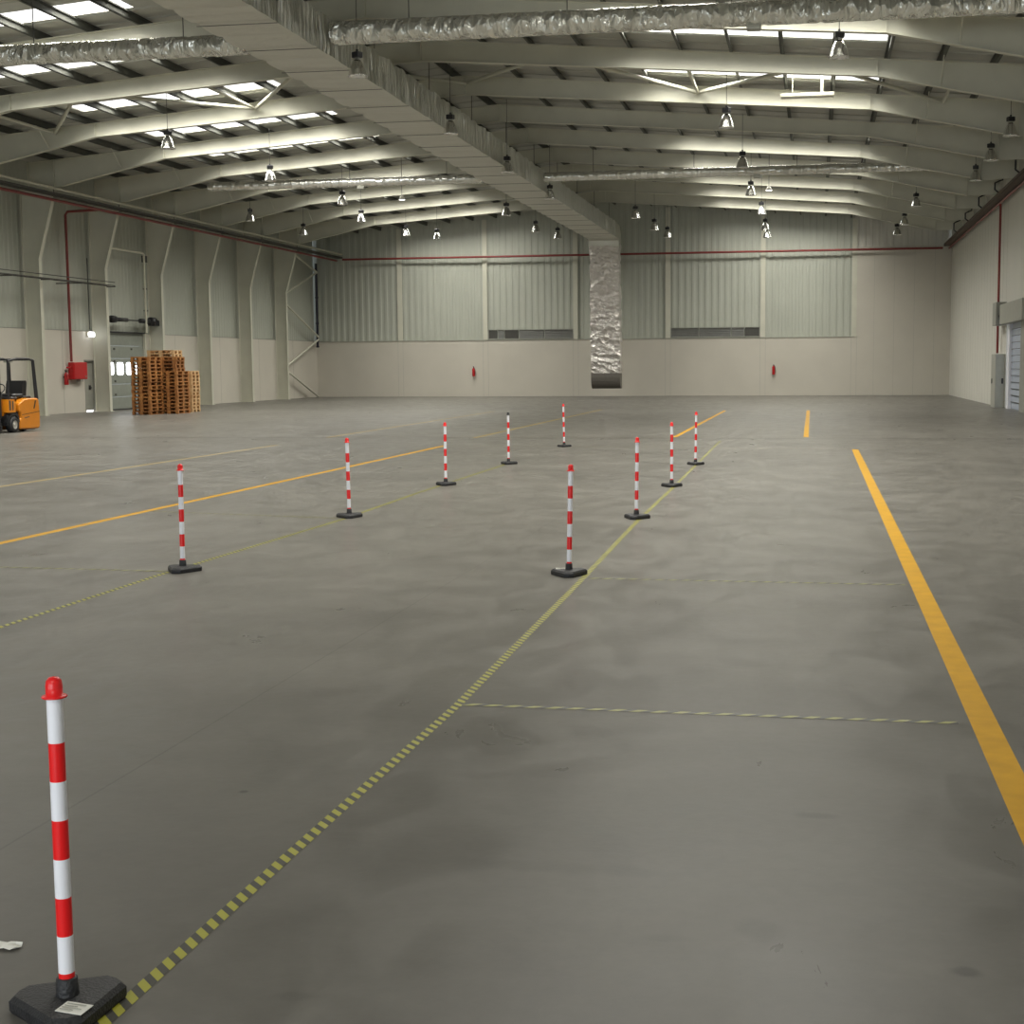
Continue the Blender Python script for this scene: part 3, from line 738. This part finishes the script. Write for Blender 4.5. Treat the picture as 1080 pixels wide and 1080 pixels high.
# ------------------------------------------------------------------ right door and boxes
o = empty('door_3', (XR, 59.5, 0), 'pale blue slatted roller door in a grey surround on the right wall', 'door'); o['kind'] = 'structure'; del o['category']
b = MB()
for k in range(13): b.box(.09, .13, -2.25, 1.2, .02 + k * .265, .262 + k * .265, .01)
b.build('shutter_curtain', M['bluewhite'], o)
b = MB()
for k in range(1, 13): b.box(.06, .1, -2.25, 1.2, .005 + k * .265, .035 + k * .265)
b.build('shutter_rib', M['tray'], o)
b = MB(); b.box(-.03, .2, 1.2, 1.75, 0, 3.45); b.build('jamb', M['polewhite'], o)
b = MB(); b.box(-.06, -.0, -4.2, -2.28, 0, 4.2); b.build('jamb', M['grey'], o)
b = MB(); b.box(-.3, -.0, -4.2, 2.3, 3.42, 4.22, .01); b.build('shutter_box', M['lightgrey'], o)
t = empty('electrical_cabinet', (XR, 62.7, 0), 'tall pale grey two-handled cabinet standing against the right wall', 'cabinet')
b = MB(); b.box(-.4, -.005, -.7, .7, .0, 2.22, .01); b.build('cabinet_body', M['lightgrey'], t)
b = MB(); b.box(-.15, -.08, -.74, -.7, 1.0, 1.22); b.build('handle', M['black'], t)
b = MB(); b.box(-.43, -.4, .3, .4, 1.0, 1.2); b.build('handle', M['black'], t)
t = empty('wall_mounted_motor_box', (XR, 62.6, 3.4), 'grey drive box with a black motor beside the roller shutter box', 'motor box')
b = MB(); b.box(-.42, -.005, -.6, .6, 0, .95, .01); b.build('box_body', M['grey'], t)
b = MB(); b.lathe([(0, -.78), (.13, -.78), (.15, -.72), (.15, -.6), (0, -.6)], (-.18, 0, .36), 16, 'y'); b.box(-.3, -.02, -.66, -.6, .22, .34); b.build('motor', M['black'], t)

# ------------------------------------------------------------------ pallets
def pallet_mesh(m, name):
    """0.8 (x) by 1.2 (y), 0.144 high"""
    b = MB(); r = random.Random(3)
    for i, x in enumerate((-.4, -.2125, -.05, .1125, .255)):      # top boards along y
        w = (.145, .1, .1, .1, .145)[i]; b.box(x, x + w, -.6, .6, .122, .144)
    for y in (-.6, -.0725, .455): b.box(-.4, .4, y, y + .145, .1, .122)
    for x in (-.4, -.0725, .3):
        for y in (-.6, -.0725, .455): b.box(x, x + .1 + (.045 if x == -.0725 else 0), y, y + .145, .022, .1)
    for x in (-.4, -.0725, .3): b.box(x, x + .1 + (.045 if x == -.0725 else 0), -.6, .6, 0, .022)
    o = b.build(name, m); return o
pm = pallet_mesh(M['wood'], 'wooden_pallet'); pp = pallet_mesh(M['woodpale'], 'wooden_pallet')
first = {id(pm): True, id(pp): True}
def stack(x0, y0, n, turn, src, where, total, z0=0, base=0):
    w, d = (1.2, .8) if turn else (.8, 1.2)
    for k in range(n):
        if first[id(src)]: o = src; first[id(src)] = False
        else: o = src.copy(); COL.objects.link(o)
        o.location = (x0 + w / 2 + random.uniform(-.012, .012), y0 + d / 2 + random.uniform(-.012, .012), (k + base) * .1455 + .0005)
        o.rotation_euler.z = (math.pi / 2 if turn else 0) + random.uniform(-.012, .012)
        pos = k + base + 1
        lab = 'on the floor' if pos == 1 else ('the topmost' if pos == total else '%s from the floor' % ORD[pos])
        tag(o, 'wooden pallet in the %s, %s' % (where, lab), 'pallet', 'pallets in the ' + where)
stack(-27.22, 54.5, 16, False, pm, 'front stack on the left', 16)
stack(-26.65, 55.76, 12, False, pm, 'front stack on the right', 16)
stack(-27.05, 55.76, 4, True, pm, 'front stack on the right', 16, base=12)
stack(-27.72, 57.02, 18, True, pp, 'tallest stack at the back', 18)
stack(-27.36, 57.88, 12, True, pp, 'low rear stack at the right', 12)

# ------------------------------------------------------------------ forklift (faces the camera side, along -y)
t = empty('forklift', (-23.8, 39.9, 0), 'orange and black three-wheel forklift parked near the left wall', 'forklift')
def fb(b, name, m, par=None): return b.build(name, m, par or t)
# counterweight body; side profile in (y,z), y from -.45 (front) to .72 (rear)
prof = [(-.42, .09), (.66, .07), (.72, .14), (.74, .5), (.70, .92), (.64, .99), (.1, 1.0), (-.15, .96), (-.42, .84), (-.42, .62), (-.34, .56), (-.32, .42), (-.42, .36)]
b = MB(); b.prism(prof, -.5, .5, axis='x'); cw = fb(b, 'counterweight', M['orange'])
md = cw.modifiers.new('bevel', 'BEVEL'); md.width = .05; md.segments = 3; md.limit_method = 'ANGLE'; md.angle_limit = .6
b = MB(); b.add([(.503, -.30, .50), (.503, .70, .58), (.503, .70, .595), (.503, -.30, .515), (.495, -.30, .50), (.495, .70, .58), (.495, .70, .595), (.495, -.30, .515)], [(0, 1, 2, 3), (4, 5, 6, 7), (0, 1, 5, 4), (3, 2, 6, 7)])
b.build('panel_seam', M['black'], cw)
b = MB(); b.prism([(.36, .68), (.42, .68), (.52, .92), (.46, .92)], .495, .506, axis='x'); b.build('vent_slot', M['black'], cw)
b = MB(); b.prism([(-.15, .40), (.12, .43), (.12, .455), (-.15, .425)], .495, .504, axis='x'); b.build('type_badge', M['tray'], cw)
# chassis and step
b = MB(); b.box(-.46, .46, -1.0, -.4, .2, .55, .02); b.box(-.42, .42, -.9, -.3, .55, .62, .01); b.box(-.36, .36, .0, .66, .045, .1); fb(b, 'chassis', M['black'])
b = MB(); b.prism([(-1.02, .60), (-.62, .60), (-.60, .80), (-.66, .98), (-1.0, .98)], .34, .5, axis='x'); b.prism([(-1.02, .60), (-.62, .60), (-.60, .80), (-.66, .98), (-1.0, .98)], -.5, -.34, axis='x')
b.box(-.34, .34, -1.02, -.9, .5, .98); fb(b, 'front_cowl', M['orange'])
b = MB(); b.box(.5, .506, -.96, -.88, .66, .95); b.box(.5, .506, -.8, -.74, .66, .93); fb(b, 'cowl_grille', M['tray'])
b = MB(); b.box(-.3, .3, -.38, .2, 1.0, 1.14, .04); b.box(-.32, .32, -.55, -.2, .95, 1.05, .03); st = fb(b, 'seat', M['black'])
b = MB(); b.prism([(.12, 1.06), (.36, 1.02), (.44, 1.46), (.40, 1.52), (.24, 1.52), (.2, 1.4)], -.27, .27, axis='x'); b.box(-.3, .3, .05, .6, .98, 1.06, .02); b.build('seat_backrest', M['black'], st)
b = MB(); b.tube([(0, -.85, .95), (0, -.62, 1.28)], .03, 8)
pts = [(.17 * math.cos(a), -.62 + .09 * math.sin(a), 1.28 + .14 * math.sin(a)) for a in [2 * math.pi * i / 20 for i in range(21)]]
b.tube(pts, .016, 8); b.box(-.2, .2, -.98, -.78, .98, 1.12, .03); fb(b, 'steering_column', M['black'])
# guard
b = MB()
for s in (-1, 1):
    b.tube([(s * .43, -.86, .95), (s * .40, -.78, 2.1)], .032, 8); b.tube([(s * .43, .68, .95), (s * .40, .60, 2.12)], [.06, .05], 8)
    b.tube([(s * .40, -.80, 2.1), (s * .40, -.3, 2.17), (s * .40, .3, 2.17), (s * .40, .62, 2.12)], .035, 8)
for i in range(9):
    y = -.75 + i * .165; b.box(-.40, .40, y, y + .03, 2.12, 2.17)
fb(b, 'overhead_guard', M['black'])
b = MB(); b.box(.1, .28, -.5, -.3, 2.06, 2.12); b.lathe([(.05, 2.19), (.055, 2.24), (.0, 2.27)], (-.2, -.3, 0), 12); fb(b, 'work_light', M['lightgrey'])
# mast and forks
b = MB()
for s in (-1, 1):
    b.box(s * .36, s * .28, -1.28, -1.14, .06, 2.2); b.box(s * .27, s * .21, -1.3, -1.18, .08, 2.18)
for z in (.3, 1.1, 2.0): b.box(-.36, .36, -1.2, -1.12, z, z + .12)
b.box(-.36, .36, -1.3, -1.1, 2.08, 2.24)
ms = fb(b, 'mast', M['black'])
b = MB(); b.tube([(0, -1.2, .1), (0, -1.2, 1.9)], .04, 8); b.build('lift_cylinder', M['lightgrey'], ms)
b = MB()
for z in (.12, .55): b.box(-.45, .45, -1.36, -1.3, z, z + .1)
for x in (-.4, -.2, 0, .2, .4): b.box(x - .015, x + .015, -1.36, -1.33, .2, 1.05)
b.box(-.45, .45, -1.36, -1.33, 1.03, 1.07); fb(b, 'fork_carriage', M['black'])
for s in (-1, 1):
    b = MB(); b.box(s * .32, s * .22, -1.41, -1.36, .04, .6); b.prism([(-1.41, .035), (-1.41, .08), (-2.35, .05), (-2.35, .035)], s * .32, s * .22, axis='x'); fb(b, 'fork', M['grey'])
def wheel(x, y, r, w):
    b = MB(); b.lathe([(r * .55, -w / 2), (r * .9, -w / 2), (r, -w * .36), (r, w * .36), (r * .9, w / 2), (r * .55, w / 2)], (x, y, r), 28, 'x'); o = fb(b, 'wheel', M['rubber'])
    b = MB(); b.lathe([(0, -w * .42), (r * .2, -w * .42), (r * .22, -w * .3), (r * .5, -w * .32), (r * .56, -w * .48), (r * .56, w * .48), (r * .5, w * .32), (r * .22, w * .3), (r * .2, w * .42), (0, w * .42)], (x, y, r), 24, 'x')
    b.build('wheel_rim', M['rim'], o)
wheel(.43, -.72, .235, .19); wheel(-.43, -.72, .235, .19); wheel(.1, .38, .2, .16)
b = MB(); 
for s in (-1, 1):
    b.prism([(-1.02, .3), (-.98, .48), (-.84, .56), (-.6, .56), (-.46, .48), (-.42, .3), (-.48, .3), (-.52, .43), (-.62, .5), (-.82, .5), (-.92, .43), (-.96, .3)], s * .5, s * .33, axis='x')
fb(b, 'mudguard', M['black'])

# ------------------------------------------------------------------ posts
def make_post():
    t = empty('barrier_post', (0, 0, 0), '', 'barrier post', 'striped barrier posts')
    # three-cornered rubber foot with cut corners, edge facing +y
    b = MB(); R = .182; pts = []
    for k in range(3):
        a = math.radians(-90 + 120 * k)
        for d in (-14, 0, 14):
            rr = R * (.93 if d else .95); pts.append((rr * math.cos(a + math.radians(d)), rr * math.sin(a + math.radians(d))))
    def ring(f, z): return [(x * f, y * f, z) for x, y in pts]
    rings = [ring(.97, 0), ring(1., .008), ring(1., .034), ring(.9, .05), ring(.2, .054)]
    n = len(pts); V = [v for r in rings for v in r]
    fs = [[j * n + i, j * n + (i + 1) % n, (j + 1) * n + (i + 1) % n, (j + 1) * n + i] for j in range(4) for i in range(n)] + [list(range(n))[::-1], list(range(4 * n, 5 * n))]
    b.add(V, fs); b.build('foot', M['rubber'], t)
    b = MB(); b.lathe([(.035, .045), (.032, .065), (.030, .103), (.026, .106), (0, .106)], n=20); b.build('socket', M['rubber'], t)
    b = MB(); r = .0225
    zs = [.1, .121, .231, .344, .458, .572, .685, .797, .930]
    cols = [1, 0, 1, 0, 1, 0, 1, 0]
    for i in range(8):
        b.mi = cols[i]; b.lathe([(r, zs[i]), (r, zs[i + 1])], n=20)
    b.build('pole', [M['polewhite'], M['polered']], t)
    b = MB(); b.lathe([(.0, .926), (.034, .926), (.036, .929), (.034, .932), (.0235, .934), (.0235, .962), (.021, .975), (.014, .984), (0, .987)], n=20); b.build('cap', M['polered'], t)
    return t
base = make_post()
post_def = [(-2.115, 3.70, .48, 'nearest the camera, with a paper label', (-.001, .0)),
            (-2.15, 12.5, .15, 'second from the camera beside the right hazard tape', (.022, 0)),
            (-2.14, 17.3, -.1, 'third from the camera beside the right hazard tape', (.012, 0)),
            (-2.17, 21.95, .08, 'fourth from the camera beside the right hazard tape', (0, 0)),
            (-2.21, 26.85, 0., 'farthest beside the right hazard tape', (.012, 0)),
            (-5.705, 12.3, .05, 'nearest on the left hazard tape', (.006, 0)),
            (-5.69, 17.05, .3, 'second on the left hazard tape', (-.01, 0)),
            (-5.72, 21.9, .12, 'third from the camera in the left line', (.0, 0)),
            (-5.75, 26.75, 0., 'fourth in the left line, with dark cap', (0, 0)),
            (-5.70, 32.6, .1, 'farthest in the left line', (-.015, 0))]
posts = []
for i, (x, y, rz, lab, lean) in enumerate(post_def):
    t = base if i == 0 else copy_tree(base)
    t.location = (x, y, .0005); t.rotation_euler = (0, 0, rz)
    t['label'] = 'red and white striped barrier post, ' + lab
    for c in t.children:
        if c.name.startswith(('pole', 'cap')):
            c.rotation_euler = (0, lean[0] , 0); c.rotation_euler.rotate_axis('Z', 0)
            c.rotation_euler.z = 0
    if i == 8:
        for c in t.children:
            if c.name.startswith('cap'):
                c.data = c.data.copy(); c.data.materials[0] = M['black']; c['label'] = 'dark cap'
    posts.append(t)
def paper_label(t, rz, loc, turn):
    b = MB(); b.add([(.0, 0, .0), (.085, 0, -.002), (.085, .06, .0), (0, .06, .002), (.0, 0, .0015), (.085, 0, -.0005), (.085, .06, .0015), (0, .06, .0035)], [(0, 1, 2, 3), (7, 6, 5, 4), (0, 4, 5, 1), (1, 5, 6, 2), (2, 6, 7, 3), (3, 7, 4, 0)])
    b.mi = 1
    for k in range(4): b.box(.008, .05 + .02 * (k % 2), .01 + .012 * k, .013 + .012 * k, .003, .0042)
    lb = b.build('paper_label', [M['paper'], M['lightgrey']], t)
    lb.location = Matrix.Rotation(-rz, 4, 'Z') @ Vector(loc); lb.rotation_euler.z = -rz + turn
paper_label(posts[0], .48, (.02, -.108, .0525), -.12)
paper_label(posts[1], .15, (-.12, .005, .0515), .1)

# ------------------------------------------------------------------ tapes and painted lines
def strip(name, pts, w, m, label, cat, grp, z=.0012, v0=0.):
    b = MB(); vs = []; uv = []; s = 0
    P = []
    for i in range(len(pts) - 1):           # smooth resample
        a = Vector(pts[i]); c = Vector(pts[i + 1]); k = max(1, int((c - a).length / .5))
        for j in range(k): P.append(a + (c - a) * j / k)
    P.append(Vector(pts[-1]))
    for i, p in enumerate(P):
        if i: s += (p - P[i - 1]).length
        d = (P[min(i + 1, len(P) - 1)] - P[max(i - 1, 0)]).normalized(); nn = Vector((-d.y, d.x))
        for q in (-.5, .5):
            e = p + nn * w * q; vs.append((e.x, e.y, z)); uv.append((s, w * (q + .5)))
    fs = [[2 * i, 2 * i + 1, 2 * i + 3, 2 * i + 2] for i in range(len(P) - 1)]
    b.add(vs, fs); b.uv = uv; o = b.build(name, m, fixn=False)
    if o.data.polygons[0].normal.z < 0: o.data.flip_normals()
    return tag(o, label, cat, grp)
def ease(pts):
    """catmull through the points"""
    out = []
    for i in range(len(pts) - 1):
        p0 = Vector(pts[max(i - 1, 0)]); p1 = Vector(pts[i]); p2 = Vector(pts[i + 1]); p3 = Vector(pts[min(i + 2, len(pts) - 1)])
        for k in range(6):
            t_ = k / 6; out.append(.5 * ((2 * p1) + (p2 - p0) * t_ + (2 * p0 - 5 * p1 + 4 * p2 - p3) * t_ ** 2 + (3 * p1 - p0 - 3 * p2 + p3) * t_ ** 3))
    out.append(Vector(pts[-1])); return out
strip('hazard_tape', [(-1.985, 3.2), (-1.98, 3.67), (-1.965, 5.05), (-1.925, 7.53), (-1.99, 12.05), (-2.09, 16.86), (-2.13, 21.5), (-2.19, 26.4), (-2.31, 35.4)], .052, M['tape'],
      'long yellow and black striped tape running along the floor from the camera', 'floor tape', None, .0012)
strip('hazard_tape', [(-5.79, 7.6), (-5.79, 9.41), (-5.82, 12.02), (-5.7, 16.9), (-5.78, 20.5), (-5.8, 27)], .052, M['tape'],
      'long yellow and black striped tape on the floor under the left line of posts', 'floor tape', None, .0012)
strip('hazard_tape', [(-1.90, 7.57), (.74, 7.53)], .05, M['tape2'], 'nearest crosswise striped tape between the long tape and the yellow line', 'floor tape', None, .0016)
strip('hazard_tape', [(-1.95, 12.33), (.75, 12.29)], .05, M['tape2'], 'farther crosswise striped tape between the long tape and the yellow line', 'floor tape', None, .0016)
strip('hazard_tape', [(-8.5, 12.4), (-5.85, 12.28)], .05, M['tape2'], 'crosswise striped tape left of the nearest left post', 'floor tape', None, .0016)
strip('hazard_tape', [(-8.5, 17.5), (-5.78, 16.92)], .05, M['tape2'], 'faint crosswise striped tape left of the second left post', 'floor tape', None, .0016)
def yl(pts, w, label, m='yellow'): strip('floor_line', pts, w, M[m], label, 'floor line', None, .0008)
yl([(.875, 2.5), (.875, 5.6), (.87, 8.9), (.84, 31.9)], .14, 'broad yellow painted line along the floor at the right')
yl([(-.25, 37.3), (-.32, 58.9)], .13, 'short yellow painted line far off, left of the broad yellow line')
yl([(-3.6, 37.2), (-3.66, 59.0)], .12, 'yellow painted line far off behind the right row of posts')
yl([(-8.6, 8.5), (-8.62, 33)], .12, 'yellow painted line passing behind the left posts')
yl([(-8.78, 36.6), (-8.95, 60.5)], .12, 'yellow painted line far off in front of the duct drop', 'yellowpale')
yl([(-12.78, 15), (-12.78, 33)], .11, 'pale yellow painted line at the far left', 'yellowpale')
yl([(-12.8, 36.7), (-13.1, 58.3)], .12, 'yellow painted line far off toward the pallets', 'yellowpale')
M['ghost'] = mat('ghost_line', (.17, .15, .10), .4, vs=3, var=.05)
yl([(-8.5, 32.9), (.8, 32.0)], .07, 'faint worn yellow line crossing the floor in front of the farthest post', 'ghost')
yl([(-12.6, 37.1), (.8, 36.95)], .07, 'faint worn yellow line crossing the floor behind the farthest post', 'ghost')

# paper scrap
b = MB(); rr = random.Random(5); nx, ny = 6, 3; vs = [(-.06 + .12 * i / nx + rr.uniform(-.004, .004), -.022 + .044 * j / ny + rr.uniform(-.004, .004), .002 + rr.uniform(0, .013)) for j in range(ny + 1) for i in range(nx + 1)]
b.add(vs, [[j * (nx + 1) + i, j * (nx + 1) + i + 1, (j + 1) * (nx + 1) + i + 1, (j + 1) * (nx + 1) + i] for j in range(ny) for i in range(nx)])
o = b.build('paper_scrap', M['paper'], loc=(-2.565, 4.10, 0)); tag(o, 'crumpled white paper scrap on the floor behind the nearest post', 'paper scrap')
md = o.modifiers.new('thickness', 'SOLIDIFY'); md.thickness = .0008

# ------------------------------------------------------------------ world, colour management
w = bpy.data.worlds.new('world'); bpy.context.scene.world = w; w.use_nodes = True
w.node_tree.nodes['Background'].inputs[0].default_value = (.8, .88, 1, 1); w.node_tree.nodes['Background'].inputs[1].default_value = 1.
vs_ = bpy.context.scene.view_settings
vs_.view_transform = 'Standard'; vs_.look = 'None'; vs_.gamma = 1.0; vs_.use_curve_mapping = False; vs_.exposure = 0.0
